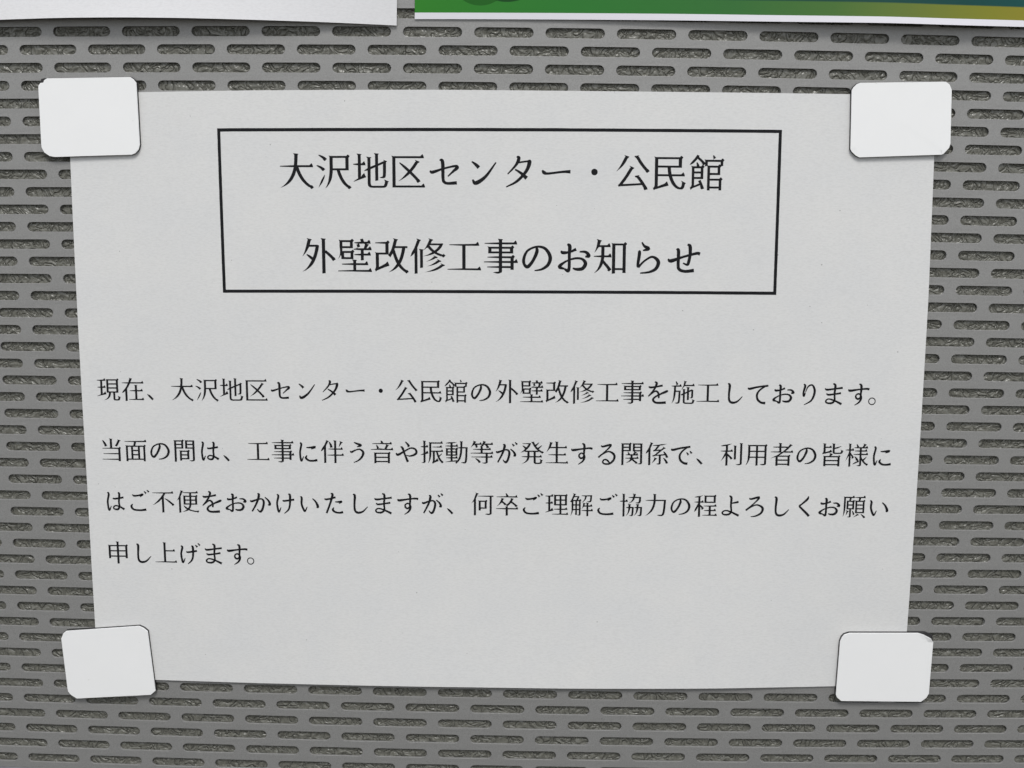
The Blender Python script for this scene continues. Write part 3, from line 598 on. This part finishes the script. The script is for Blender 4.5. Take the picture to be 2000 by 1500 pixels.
    '卒': [[658,586,639,546,616,507,591,470,563,436,531,405,496,378,450,349,494,314,514,295,450,295,450,226,54,210,54,188,450,172,450,-59,444,-73,454,-91,542,-79,542,172,963,172,953,224,927,275,911,273,865,226,542,226,542,295,515,295,589,352,648,410,672,441,781,358,845,303,818,327,851,278,874,267,941,313,892,374,896,360,786,447,713,498,752,579,763,579,785,601,775,609,646,643,652,625,674,601],
        [466,742,478,712,80,696,80,674,935,658,925,710,899,761,883,759,837,712,546,712,576,723,488,834,449,832],
        [270,590,238,507,198,428,174,390,147,355,116,324,84,294,136,321,202,366,234,392,265,423,296,449,398,366,364,392,399,345,422,335,487,384,436,443,447,425,332,511,361,576,373,581,395,603,385,611,256,646,262,628,284,604]],
    '理': [[621,544,621,406,484,406,484,544],
        [840,544,840,406,702,406,702,544],
        [621,734,621,598,484,598,484,734],
        [840,734,840,598,702,598,702,734],
        [318,-23,983,-40,973,12,947,64,931,61,885,14,704,14,704,167,949,167,939,219,913,270,897,268,851,221,704,221,704,352,926,352,926,738,954,774,952,784,914,822,896,820,864,788,419,788,381,804,387,782,399,762,399,352,619,352,619,221,395,205,395,183,619,167,619,14,318,-2],
        [44,55,380,136,359,192,333,243,317,240,271,194,248,158,248,421,359,421,349,473,323,524,307,522,261,475,248,475,248,710,374,710,364,762,338,813,322,811,276,764,46,748,46,726,164,710,164,475,56,459,56,437,164,421,164,130,44,68]],
    '解': [[254,404,178,404,178,530,254,530],
        [401,530,401,404,325,404,325,530],
        [216,694,338,694,290,584,164,584],
        [175,796,161,750,88,583,66,547,40,516,88,478,104,499,103,132,99,82,91,33,79,-17,61,-62,63,-68,87,-37,108,-3,126,34,170,160,254,160,254,-7,248,-21,258,-39,325,-27,325,160,401,160,401,6,399,-8,394,-16,322,-34,339,-44,384,-55,417,-60,443,-55,468,-33,473,-22,475,5,475,534,503,570,501,580,463,618,445,616,413,584,368,584,385,618,423,727,394,745,380,741,234,741,260,795,282,817,272,825,159,855,165,837,187,813],
        [254,214,176,214,179,350,254,350],
        [401,350,401,214,325,214,325,350],
        [573,419,558,334,535,254,519,218,526,220,572,273,610,307,712,307,712,174,511,157,511,136,712,120,712,-59,706,-73,716,-91,787,-79,787,120,976,120,966,172,940,223,924,220,878,174,787,174,787,307,950,307,940,359,914,410,898,408,852,361,787,361,787,432,809,454,799,462,684,476,690,458,712,434,712,361,631,361,654,417,676,439,666,447,552,475,558,457,580,433],
        [510,747,645,730,640,686,631,647,618,609,600,573,575,538,542,506,503,478,558,498,594,518,626,543,653,572,676,605,694,642,709,682,720,730,859,730,846,584,842,561,834,545,820,538,717,518,735,508,776,495,812,487,838,486,861,490,882,499,904,522,913,545,920,580,931,686,936,784,510,768]],
    '協': [[725,311,636,295,636,273,720,257,711,155,702,108,689,64,671,22,647,-18,617,-54,621,-57,657,-32,689,-5,717,28,742,65,763,106,780,152,794,201,802,257,875,257,866,80,856,3,845,-20,839,-24,760,-39,779,-49,861,-71,887,-69,908,-59,926,-39,935,-15,945,64,955,311,808,311,813,389,835,411,825,419,702,433,708,415,730,391],
        [592,813,580,726,396,710,396,689,566,672,555,634,539,599,518,565,491,533,457,502,416,473,368,447,436,466,480,483,521,503,556,528,587,556,614,589,635,625,654,672,826,672,809,547,804,527,793,508,782,502,670,485,692,474,734,460,770,450,797,448,824,452,847,461,872,482,883,504,893,536,900,579,907,726,668,726,681,811,703,833,693,841,566,855,572,837,594,813],
        [397,311,303,295,303,273,391,257,384,154,375,108,363,63,346,20,323,-20,296,-56,297,-61,332,-36,363,-7,390,26,413,64,433,106,450,152,464,201,472,257,537,257,528,79,520,19,514,-9,506,-22,494,-30,431,-43,447,-53,521,-71,546,-70,568,-60,586,-40,594,-16,605,64,616,311,478,311,483,388,505,410,495,418,373,432,379,414,401,390],
        [158,568,40,552,40,530,158,514,158,-59,152,-73,162,-91,242,-79,242,514,370,514,360,566,334,617,318,615,272,568,242,568,242,810,264,832,254,840,130,854,136,836,158,812]],
    '力': [[404,610,83,594,83,573,401,556,393,482,381,417,364,351,339,285,306,218,265,150,215,81,152,11,75,-57,89,-53,185,-4,265,51,332,113,384,182,422,254,450,327,470,401,483,474,492,556,820,556,799,259,784,136,776,91,759,32,741,4,723,-7,703,-9,640,-6,594,-11,544,-22,618,-50,662,-62,730,-63,763,-59,799,-44,816,-30,833,-12,847,17,860,56,871,108,889,249,914,610,494,610,494,808,516,830,506,838,376,852,382,834,404,810]],
    '程': [[827,738,827,544,540,544,540,738],
        [454,490,914,490,914,742,942,778,940,788,902,826,884,824,852,792,474,792,436,808,442,786,454,766],
        [448,166,637,150,637,7,381,-9,381,-31,979,-47,969,5,943,56,927,54,881,7,725,7,725,150,935,150,925,202,899,253,883,250,837,204,725,204,725,336,957,336,947,388,921,439,905,437,859,390,425,374,425,352,637,336,637,204,448,187],
        [291,779,143,760,94,741,48,720,60,712,205,714,205,550,49,534,49,512,204,496,183,445,75,236,54,153,41,119,78,140,112,164,139,197,181,276,205,329,205,-58,199,-72,209,-90,293,-78,293,332,354,250,315,263,354,218,378,210,445,272,389,328,407,313,378,344,342,375,284,417,284,496,427,496,417,548,391,599,375,597,329,550,293,550,293,736,316,755,376,780,403,795,376,795]],
    '願': [[206,175,196,91,187,51,176,14,180,11,205,41,229,75,252,115,272,158,308,194,298,202,182,232,188,214,210,190],
        [465,62,472,53,466,39,476,21,542,60,521,118,503,151,461,210,433,206],
        [433,419,433,318,275,318,275,419],
        [433,572,433,473,275,473,275,572],
        [856,421,856,321,633,321,633,421],
        [856,267,856,164,633,164,633,267],
        [856,575,856,475,633,475,633,575],
        [622,58,593,27,559,-4,485,-60,577,-28,613,-12,683,25,712,19,734,41,724,49,617,101,623,83,645,59],
        [870,-30,896,-58,876,-25,899,-80,919,-95,989,-66,953,4,954,-17,926,9,856,52,821,70,787,65],
        [199,265,315,265,315,-8,313,-24,234,-45,253,-54,297,-65,331,-69,356,-65,387,-40,391,-10,392,265,510,265,510,576,538,612,536,622,498,660,480,658,448,626,369,626,399,733,523,733,513,785,487,836,471,834,425,787,104,787,66,803,72,781,84,761,82,169,76,63,68,12,54,-52,79,-8,101,40,120,93,136,148,148,205,156,262,161,424,161,733,314,733,295,626,199,626],
        [556,110,933,110,933,579,961,615,959,625,921,663,903,661,871,629,755,629,782,734,970,734,960,786,934,837,918,834,872,788,529,771,529,750,698,734,680,629,576,629,538,645,544,623,556,603]],
    '申': [[452,428,452,258,194,258,194,428],
        [194,645,452,645,452,482,194,482],
        [809,258,542,258,542,428,809,428],
        [542,482,542,645,809,645,809,482],
        [452,699,124,699,86,715,92,693,104,673,104,138,194,138,194,204,452,204,452,-59,446,-73,456,-91,542,-79,542,204,809,204,809,143,900,143,900,649,928,685,926,695,888,733,870,731,838,699,542,699,542,810,564,832,554,840,424,854,430,836,452,812]],
    '上': [[420,32,51,16,51,-5,966,-22,956,30,930,82,914,79,868,32,512,32,512,452,897,452,887,503,861,555,845,552,799,505,512,505,512,795,534,817,524,825,392,839,398,821,420,797]],
}
# brush strokes of the kana: x, y and width along each stroke, in hundredths of the character width
KANA = {
    'セ': [[(10,52,3),(17,48,7),(45,57,4),(77,64,5),(83,60,8),(72,50,5),(58,37,2)], [(36,80,3),(44,75,8),(45,32,7),(49,22,6.5),(59,19,6),(82,20.5,7.5)]],
    'ン': [[(22,76,2.5),(33,68,6.5),(41,60,8.5)], [(24,29,3),(33,20,9),(59,37,6.5),(87,74,2.5)]],
    'タ': [[(42,89,3),(48,85,7.5),(40,67,5.5),(18,43.5,2)], [(42,73,3.5),(71,77,4),(76.5,75,9),(68,52,7),(43,25,5.5),(14,10,2)], [(38,56,3),(54,46,6),(69,33,9)]],
    'ー': [[(10.5,54,3),(15.5,48,8),(26,45.5,5),(65,50,5),(86,50.5,8)]],
    'の': [[(48,75,5),(49,63,8),(38.6,39.6,7),(25,23.5,8),(16,28,6.5),(13.4,43,7),(23,65,5),(48,76.5,4.5),(71.5,71.5,6.5),(85,50,8.5),(80,29.5,7.5),(63,17,5),(43,13,2)]],
    'お': [[(15,66,3),(20,61,7.5),(38.5,63,4.5),(56,70.5,7)], [(32,84,4),(38.5,78,8.5),(37.6,56,7),(37.5,23,7),(34,13,8),(25,18,4)], [(25,18,3.5),(11,24,8),(28.5,38,4),(52,46,4.5),(72,44.6,5.5),(81.5,33,8.5),(74,19.5,8),(58.7,17,6.5),(47,20,3)], [(65.5,64,3),(82,63,6),(90.5,53,8.5),(80.5,51,3)]],
    'ら': [[(35,90,3),(41.6,80,5.5),(53,73,8.5),(38,68,2.5)], [(26,67,4),(29,61.5,7.5),(25,31,6.5),(26,23,5)], [(26,23,5),(41.6,39.6,4),(63.5,51.5,5),(80,39.6,8.5),(75,21,7.5),(56.7,11,5),(31.5,8,2.5)]],
    'せ': [[(7,46,3),(15.5,41,8.5),(47,51.5,5),(84,61.5,6.5),(93.6,59.7,7.5)], [(59,85,3.5),(66,80,8),(66.5,56.5,7),(62.5,36,7),(59,31,5),(48,35.5,2.5)], [(29,72,3),(35,68,7.5),(35,29.5,7),(39,18,7),(54,13.5,6.5),(78,16,8)]],
    'は': [[(21,85.5,4),(27,79,7),(21,48,6.5),(23,20.5,7),(27,12,6),(35,29,2)], [(43,62,3.5),(52,59,6),(88,65,6.5)], [(65,85,3.5),(71,79,7.5),(68,48,6.5),(69,27,6.5),(61.5,15,7),(47,17,5),(45,25,5),(54.5,30.5,4.5),(71,26,5.5),(89.5,15,8)]],
    'い': [[(14,76,3),(20,70,7.5),(19,45,7),(27,22,7.5),(33,16,6),(42,34,2)], [(64,68,3),(77,55,6.5),(86,35,9),(80,31,4)]],
    'う': [[(38,88,3),(50,83,6.5),(66,76,8.5),(50,70,2.5)], [(22,53,3),(28,49,7),(45,57,4.5),(62,60,5),(75,48,8.5),(70,30,7.5),(55,15,5),(36,6,2)]],
    'か': [[(9,58,3),(16,54,7.5),(40,62,5),(57,64,5.5),(65,52,8),(60,25,7.5),(51,12,8),(44,14,5),(37,22,2.5)], [(40,87,3.5),(46,80,8.5),(36,48,7),(16,12,5)], [(70,72,3),(85,57,6.5),(90,42,9),(82,40,3)]],
    'が': [[(7,56,3),(14,52,7.5),(36,60,5),(53,62,5.5),(61,50,8),(56,25,7.5),(48,12,8),(41,14,5),(35,22,2.5)], [(36,85,3.5),(42,78,8.5),(33,48,7),(14,11,5)], [(65,66,3),(79,53,6.5),(84,40,8.5),(77,38,3)], [(72,87,2.5),(80,78,7)], [(84,93,2.5),(92,84,7)]],
    'く': [[(66,91,3),(60,78,8),(38,58,5.5),(30,51,6.5),(36,43,7),(58,22,8),(70,9,9)]],
    'け': [[(19,84,3.5),(25,77,7.5),(19,48,6.5),(23,18,7.5),(27,12,5),(35,30,2)], [(42,60,3.5),(50,57,6),(90,63,7)], [(66,86,3.5),(73,80,8),(72,45,7),(66,22,6),(48,5,2)]],
    'げ': [[(15,82,3.5),(21,75,7.5),(15,48,6.5),(19,18,7.5),(23,12,5),(31,30,2)], [(37,58,3.5),(45,55,6),(82,61,7)], [(59,82,3.5),(65,76,8),(65,45,7),(59,22,6),(42,5,2)], [(76,86,2.5),(84,77,7)], [(87,93,2.5),(95,84,7)]],
    'ご': [[(24,77,3),(32,72,6.5),(52,74,6),(68,78,7.5),(56,68,2.5)], [(24,38,3),(18,28,7.5),(28,15,6.5),(55,12,6.5),(80,15,8.5)], [(74,91,2.5),(82,82,7)], [(86,96,2.5),(94,88,7)]],
    'し': [[(29,88,3.5),(36,80,8.5),(34,45,7),(36,20,7.5),(48,11,8),(68,16,6),(88,36,2)]],
    'す': [[(8,68,3),(16,63,8.5),(50,68,5.5),(80,71,6.5),(93,69,7.5)], [(51,90,3.5),(60,83,8),(59,50,6.5),(57,36,5.5),(48,30,6.5),(40,36,6),(40,45,5),(49,51,5),(58,46,5.5),(61,34,7.5),(54,18,6),(36,5,2)]],
    'た': [[(12,68,3),(20,65,6.5),(40,69,5.5),(58,74,7)], [(39,90,3.5),(46,84,8.5),(36,50,7),(20,8,6.5)], [(56,55,3),(68,55,5.5),(82,56,7.5),(72,48,2.5)], [(50,32,3),(46,22,7.5),(56,13,6.5),(72,10,6.5),(88,13,8.5)]],
    'て': [[(8,71,3),(16,67,8),(45,74,6.5),(90,80,6.5)], [(82,79,3),(58,64,5.5),(46,46,7),(48,26,7.5),(62,13,7.5),(80,10,8.5)]],
    'で': [[(6,70,3),(14,66,8),(43,73,6.5),(84,79,6.5)], [(76,78,3),(54,63,5.5),(42,45,7),(44,26,7.5),(58,13,7.5),(74,10,8.5)], [(69,56,2.5),(77,46,7)], [(82,62,2.5),(90,52,7)]],
    'に': [[(20,85,4),(26,79,7),(20,48,6.5),(22,20,7),(26,12,6),(34,30,2)], [(46,66,3),(60,66,5.5),(82,68,8),(66,60,2.5)], [(48,34,3),(43,24,7.5),(54,14,6.5),(70,12,6.5),(90,15,8.5)]],
    'ま': [[(15,71,3),(24,66,7),(55,70,5.5),(86,74,7)], [(21,51,3),(30,46,6.5),(55,49,5.5),(80,53,7)], [(47,91,3.5),(56,83,8),(54,50,6.5),(55,24,6.5),(44,13,7),(26,13,5.5),(20,21,5.5),(30,29,4.5),(52,24,5.5),(84,9,8)]],
    'や': [[(6,46,3),(14,39,8.5),(40,53,5.5),(65,66,5),(84,62,6.5),(89,48,8),(78,38,7),(60,34,4.5),(48,38,2)], [(44,92,3),(50,86,5),(58,76,7.5),(53,72,3)], [(25,73,3),(33,66,7.5),(42,40,6.5),(54,10,8.5)]],
    'よ': [[(54,60,3),(66,62,5.5),(84,66,7.5)], [(45,91,3.5),(54,83,8),(53,50,6.5),(55,26,6.5),(44,14,7),(24,14,5.5),(19,23,5.5),(32,30,4.5),(52,25,5.5),(86,9,8)]],
    'り': [[(30,88,3.5),(36,80,7.5),(30,55,6.5),(32,40,7),(38,54,2.5)], [(38,56,2),(48,78,4.5),(64,84,5.5),(74,66,8),(72,42,7.5),(60,20,5.5),(34,5,2)]],
    'る': [[(26,82,3),(34,78,6.5),(66,85,7.5),(50,64,4.5),(16,34,6)], [(16,34,6),(34,48,4.5),(58,58,5),(79,46,8),(79,26,7.5),(62,9,6.5),(42,8,5.5),(34,15,5.5),(40,25,5),(52,23,5.5),(61,12,5)]],
    'ろ': [[(26,82,3),(34,78,6.5),(66,85,7.5),(48,62,4.5),(13,31,6)], [(13,31,6),(32,44,4.5),(58,54,5),(81,42,8.5),(77,22,7.5),(57,9,5.5),(34,5,2)]],
    'を': [[(14,74,3),(22,70,7),(45,73,5.5),(70,78,7)], [(38,93,3.5),(46,86,8),(36,62,6),(13,34,3.5)], [(13,34,3),(38,54,5),(50,52,6.5),(55,40,7),(55,27,5)], [(92,58,3),(85,54,8.5),(58,42,5.5),(38,30,6),(33,19,7.5),(46,9,7),(84,10,8.5)]],
}

def area(P):
    return sum(P[i - 1][0] * P[i][1] - P[i][0] * P[i - 1][1] for i in range(len(P))) / 2

def inside(pt, P):
    c = False
    for i in range(len(P)):
        (x0, y0), (x1, y1) = P[i - 1], P[i]
        if (y0 > pt[1]) != (y1 > pt[1]) and x0 + (pt[1] - y0) * (x1 - x0) / (y1 - y0) > pt[0]:
            c = not c
    return c

def stroke_strip(st):
    P_ = np.array(st, float)
    P_ = np.vstack([2 * P_[0] - P_[1], P_, 2 * P_[-1] - P_[-2]])
    S = []
    for i in range(1, len(P_) - 2):
        p0, p1, p2, p3 = P_[i - 1:i + 3]
        for t in (0, .2, .4, .6, .8):
            S.append(.5 * (2 * p1 + (-p0 + p2) * t + (2 * p0 - 5 * p1 + 4 * p2 - p3) * t * t + (-p0 + 3 * p1 - 3 * p2 + p3) * t ** 3))
    S = np.array(S + [P_[-2]])
    T_ = np.gradient(S[:, :2], axis=0)
    T_ /= np.linalg.norm(T_, axis=1)[:, None]
    N_ = np.stack([-T_[:, 1], T_[:, 0]], 1)
    half = (S[:, 2:] * 1.08 + 0.9) / 2
    return S[:, :2] + N_ * half, S[:, :2] - N_ * half

GL_CACHE = {}
def glyph(chr_):
    """flat outline of one character: vertices (x, y, layer) and faces"""
    if chr_ in GL_CACHE:
        return GL_CACHE[chr_]
    V, F = [], []
    if chr_ in KANA:
        for s_, st in enumerate(KANA[chr_]):
            a, b_ = stroke_strip(st)
            base, m_ = len(V), len(a)
            for q in list(b_) + list(a):
                V.append((q[0] / 100, q[1] / 100 - .12, s_))
            for i in range(m_ - 1):
                F.append((base + i, base + i + 1, base + m_ + i + 1, base + m_ + i))
    else:
        polys = [[(q[i] / 1000, q[i + 1] / 1000) for i in range(0, len(q), 2)] for q in GLYPHS[chr_]]
        vin, ein = [], []
        for p in polys:
            b0 = len(vin)
            vin.extend(Vector(q) for q in p)
            ein.extend((b0 + i, b0 + (i + 1) % len(p)) for i in range(len(p)))
        vo, eo, fo, _1, _2, _3 = delaunay_2d_cdt(vin, ein, [], 0, 1e-5)
        segs = np.array([[*p[i - 1], *p[i]] for p in polys for i in range(len(p))])
        V = [(v_.x, v_.y, 0) for v_ in vo]
        for f in fo:
            cx = sum(vo[i].x for i in f) / 3
            cy = sum(vo[i].y for i in f) / 3
            m_ = (segs[:, 1] > cy) != (segs[:, 3] > cy)
            s_ = segs[m_]
            xi = s_[:, 0] + (cy - s_[:, 1]) * (s_[:, 2] - s_[:, 0]) / (s_[:, 3] - s_[:, 1])
            wind = np.sum(np.where(s_[:, 3] > s_[:, 1], 1, -1)[xi > cx])
            if wind != 0:
                a, b_, c = (vo[i] for i in f)
                ar = (b_.x - a.x) * (c.y - a.y) - (c.x - a.x) * (b_.y - a.y)
                F.append(tuple(f) if ar > 0 else tuple(reversed(f)))
    GL_CACHE[chr_] = (np.array(V), F)
    return GL_CACHE[chr_]

SLOPE = 0.0078
def text_line(name, text, x0, y0, pitch, em, label):
    """x0, y0: middle of the first character, in board millimetres"""
    VX, VY, VL, FF = [], [], [], []
    nv = 0
    for i, chr_ in enumerate(text):
        V, F = glyph(chr_)
        cx = x0 + i * pitch - (0.15 * em if chr_ == '。' else 0)
        cy = y0 + i * pitch * SLOPE
        gxx = (V[:, 0] - 0.5) * em
        gyy = (V[:, 1] - 0.38) * em
        VX.append(cx + gxx - SLOPE * gyy)
        VY.append(cy + gyy + SLOPE * gxx)
        VL.append(V[:, 2] * 0.004)
        FF.extend(tuple(nv + k for k in f) for f in F)
        nv += len(V)
    VX, VY, VL = np.concatenate(VX), np.concatenate(VY), np.concatenate(VL)
    o = link_mesh(name, surf(VX, VY, lift(VX, VY) + INK_H + VL), FF, MAT_INK, notice)
    o['label'] = label
    return o

text_line('heading_line', '大沢地区センター・公民館', -64.6, 72.55, 12.75, 12.75, 'upper heading line in large black print')
text_line('heading_line', '外壁改修工事のお知らせ', -57.4, 44.2, 12.62, 12.7, 'lower heading line in large black print')
E = 8.75
text_line('body_line', '現在、大沢地区センター・公民館の外壁改修工事を施工しております。', -133.1, -2.72, 8.83, E, 'first body line of black print')
text_line('body_line', '当面の間は、工事に伴う音や振動等が発生する関係で、利用者の皆様に', -133.0, -24.3, 8.845, E, 'second body line of black print')
text_line('body_line', 'はご不便をおかけいたしますが、何卒ご理解ご協力の程よろしくお願い', -132.7, -42.75, 8.842, E, 'third body line of black print')
text_line('body_line', '申し上げます。', -132.35, -61.75, 8.77, E, 'fourth, short body line of black print')

# ruled box around the heading: a 3-point line
def box_line(corners, wdt):
    VX, VY, FF = [], [], []
    nseg = 40
    n4 = len(corners)
    cxm = sum(p[0] for p in corners) / n4
    cym = sum(p[1] for p in corners) / n4
    for k in range(4):
        (xa, ya), (xb, yb) = corners[k], corners[(k + 1) % 4]
        for j in range(nseg):
            t = j / nseg
            x, y = xa + (xb - xa) * t, ya + (yb - ya) * t
            VX.append((x, y, k, t))
    # offset the closed quad outwards and inwards
    def off(s):
        out = []
        P_ = []
        for k in range(4):
            a, p, q = corners[k - 1], corners[k], corners[(k + 1) % 4]
            P_.append((p[0] + s * (1 if p[0] > cxm else -1), p[1] + s * (1 if p[1] > cym else -1)))
        for k in range(4):
            for j in range(nseg):
                t = j / nseg
                out.append((P_[k][0] * (1 - t) + P_[(k + 1) % 4][0] * t, P_[k][1] * (1 - t) + P_[(k + 1) % 4][1] * t))
        return out
    o_, i_ = off(wdt / 2), off(-wdt / 2)
    N = len(o_)
    pts = o_ + i_
    rj = random.Random(5)
    X = np.array([p[0] for p in pts]) + np.array([rj.gauss(0, .012) for _ in pts])
    Y = np.array([p[1] for p in pts]) + np.array([rj.gauss(0, .012) for _ in pts])
    for q in range(N):
        q2 = (q + 1) % N
        FF.append((q, q2, N + q2, N + q))
    FF = [tuple(reversed(f)) for f in FF]
    o = link_mesh('heading_border', surf(X, Y, lift(X, Y) + INK_H), FF, MAT_INK, notice)
    o['label'] = 'thin black rectangle ruled around the heading'
box_line([(-91.1, 86.15), (100.2, 87.7), (100.65, 33.6), (-90.4, 31.9)], 1.08)

# the two sheets above: lower edges lifted off the board
UL = [(-175.62, 121.87, 4.00), (-164.64, 122.16, 4.50), (-142.94, 122.53, 5.50), (-121.69, 122.53, 6.00), (-99.18, 122.28, 5.50), (-76.93, 121.81, 4.30), (-53.08, 121.28, 2.40), (-30.01, 120.48, 1.00)]
UR = [(-23.85, 122.63, 0.50), (8.72, 122.82, 0.60), (34.45, 122.94, 1.00), (68.63, 123.07, 2.00), (94.16, 123.06, 3.20), (134.91, 123.25, 5.20), (157.93, 123.13, 5.00), (180.50, 123.32, 3.60), (191.25, 123.34, 3.00)]

def upper_sheet(E_, xs_, height, reach, tall=58):
    ex = [p[0] for p in E_]
    ey = np.interp(xs_, ex, [p[1] for p in E_])
    eh = np.interp(xs_, ex, [p[2] for p in E_])
    k = np.ones(9) / 9
    pad = 4
    sm = lambda a: np.convolve(np.pad(a, pad, mode='reflect', reflect_type='odd'), k, 'valid')
    ey, eh = sm(ey), sm(eh)
    t = np.linspace(0, 1, 60) ** 1.3 * tall
    X = np.repeat(xs_[None, :], len(t), 0)
    Y = ey[None, :] + t[:, None]
    Hh = 0.25 + (eh[None, :] - .25) * np.clip(1 - t[:, None] / reach, 0, 1) ** 2
    return X, Y, Hh, t

X, Y, Hh, t = upper_sheet(UL, np.linspace(-185, -30.0, 90), 0, 40)
X = X + (Y - Y[0, -1]) * 0.012
o = sheet('blank_sheet', np.stack([X, Y], -1), Hh, MAT_PLAIN, None)
o['label'] = 'plain white paper sheet at the top left, its lower edge curling forward'
o['category'] = 'paper sheet'

X, Y, Hh, t = upper_sheet(UR, np.linspace(-23.95, 185, 110), 0, 45)
uv = np.stack([X.ravel(), np.repeat(t, X.shape[1])], -1)
o = sheet('printed_poster', np.stack([X, Y], -1), Hh, MAT_POSTER, None, uv)
o['label'] = 'glossy green poster with white lower border, hanging at the top right'
o['category'] = 'poster'

# ------------------------------------------------------------------ magnets
def prism(P_, h0, h1, bev, jit=None):
    """a plate with a small bevel on its upper rim; jit: extra height per vertex"""
    P_ = np.array(P_)
    n_ = len(P_)
    T_ = np.roll(P_, -1, 0) - np.roll(P_, 1, 0)
    T_ /= np.linalg.norm(T_, axis=1)[:, None]
    IN = np.stack([T_[:, 1], -T_[:, 0]], 1)      # clockwise outline: inward is to the right
    cen = P_.mean(0)
    if np.sum((cen - P_) * IN) < 0:
        IN = -IN
    j = np.zeros(n_) if jit is None else np.array(jit)
    rings = [(P_, h0 + j), (P_, h1 - bev + j), (P_ + IN * bev * .8, h1 + j), (P_ + IN * (bev * .8 + 1.6), h1 + j * 0)]
    XY = np.concatenate([r[0] for r in rings] + [cen[None, :], cen[None, :]])
    Hh = np.concatenate([r[1] for r in rings] + [[h1], [h0]])
    F = []
    for r in range(3):
        for i in range(n_):
            i2 = (i + 1) % n_
            F.append((r * n_ + i, (r + 1) * n_ + i, (r + 1) * n_ + i2, r * n_ + i2))
    for i in range(n_):
        i2 = (i + 1) % n_
        F.append((3 * n_ + i, 4 * n_, 3 * n_ + i2))
        F.append((i2, 4 * n_ + 1, i))
    return surf(XY[:, 0], XY[:, 1], Hh), F

def grow(P_, d_):
    P_ = np.array(P_)
    T_ = np.roll(P_, -1, 0) - np.roll(P_, 1, 0)
    T_ /= np.linalg.norm(T_, axis=1)[:, None]
    O = np.stack([-T_[:, 1], T_[:, 0]], 1)
    if np.sum((P_.mean(0) - P_) * O) > 0:
        O = -O
    return P_ + O * d_

MAG = [
    ('square white magnet on the upper left corner of the notice, its own corner chipped',
     [(-153.02, 99.34), (-153.01, 100.6), (-152.3, 101.6), (-151.2, 101.75), (-150.9, 102.5), (-149.89, 103.11), (-120.86, 103.48), (-119.7, 102.72), (-118.79, 101.51), (-118.24, 81.15), (-118.75, 79.5), (-119.9, 78.3), (-121.2, 77.83), (-148.09, 77.02), (-150.0, 77.34), (-151.88, 78.57), (-152.72, 80.31), (-152.81, 81.67)],
     {3: (-152.1, 102.9), 4: (-151.0, 103.2)}, {}),
    ('white magnet with cut corners on the upper right corner of the notice',
     [(123.52, 101.48), (124.07, 102.51), (125.18, 103.6), (126.31, 104.07), (155.34, 105.07), (156.8, 104.13), (157.6, 102.45), (158.23, 84.78), (157.84, 83.42), (156.08, 81.44), (155.4, 81.11), (127.24, 79.63), (125.9, 80.28), (124.53, 81.51), (124.07, 82.27)], {}, {}),
    ('tilted white magnet on the lower left corner of the notice',
     [(-155.07, -94.33), (-154.15, -92.22), (-153.06, -91.3), (-125.49, -88.72), (-123.75, -89.51), (-122.38, -90.72), (-120.6, -113.37), (-122.48, -115.01), (-150.59, -117.28), (-152.84, -115.91), (-153.8, -114.6), (-153.97, -113.28)], {}, {}),
    ('white magnet on the lower right corner of the notice, its corner peeling',
     [(130.4, -90.12), (130.95, -88.57), (131.78, -87.54), (133.59, -86.9), (158.89, -86.69), (160.95, -87.29), (163.56, -88.56), (164.59, -90.0), (164.61, -109.66), (163.88, -111.24), (161.97, -112.89), (132.29, -112.77), (130.69, -111.46), (130.16, -110.42)],
     {5: (161.8, -86.6), 6: (164.3, -87.6)}, {5: 0.15, 6: 0.5, 7: 0.2}),
]
for lab, P_, basefix, jit in MAG:
    c = np.mean(P_, 0)
    m = thing('magnet', lab, 'magnet', surf(c[0], c[1], 0), 'white magnets at the corners of the notice')
    B = grow(P_, 0.10)
    for i, p in basefix.items():
        B[i] = p
    V, F = prism(B, 0.42, 1.62, 0.08)
    link_mesh('rubber_backing', V, F, MAT_RUBBER, m)
    j = [jit.get(i, 0.0) for i in range(len(P_))]
    V, F = prism(P_, 1.625, 2.02, 0.06, j)
    link_mesh('vinyl_face', V, F, MAT_VINYL, m)
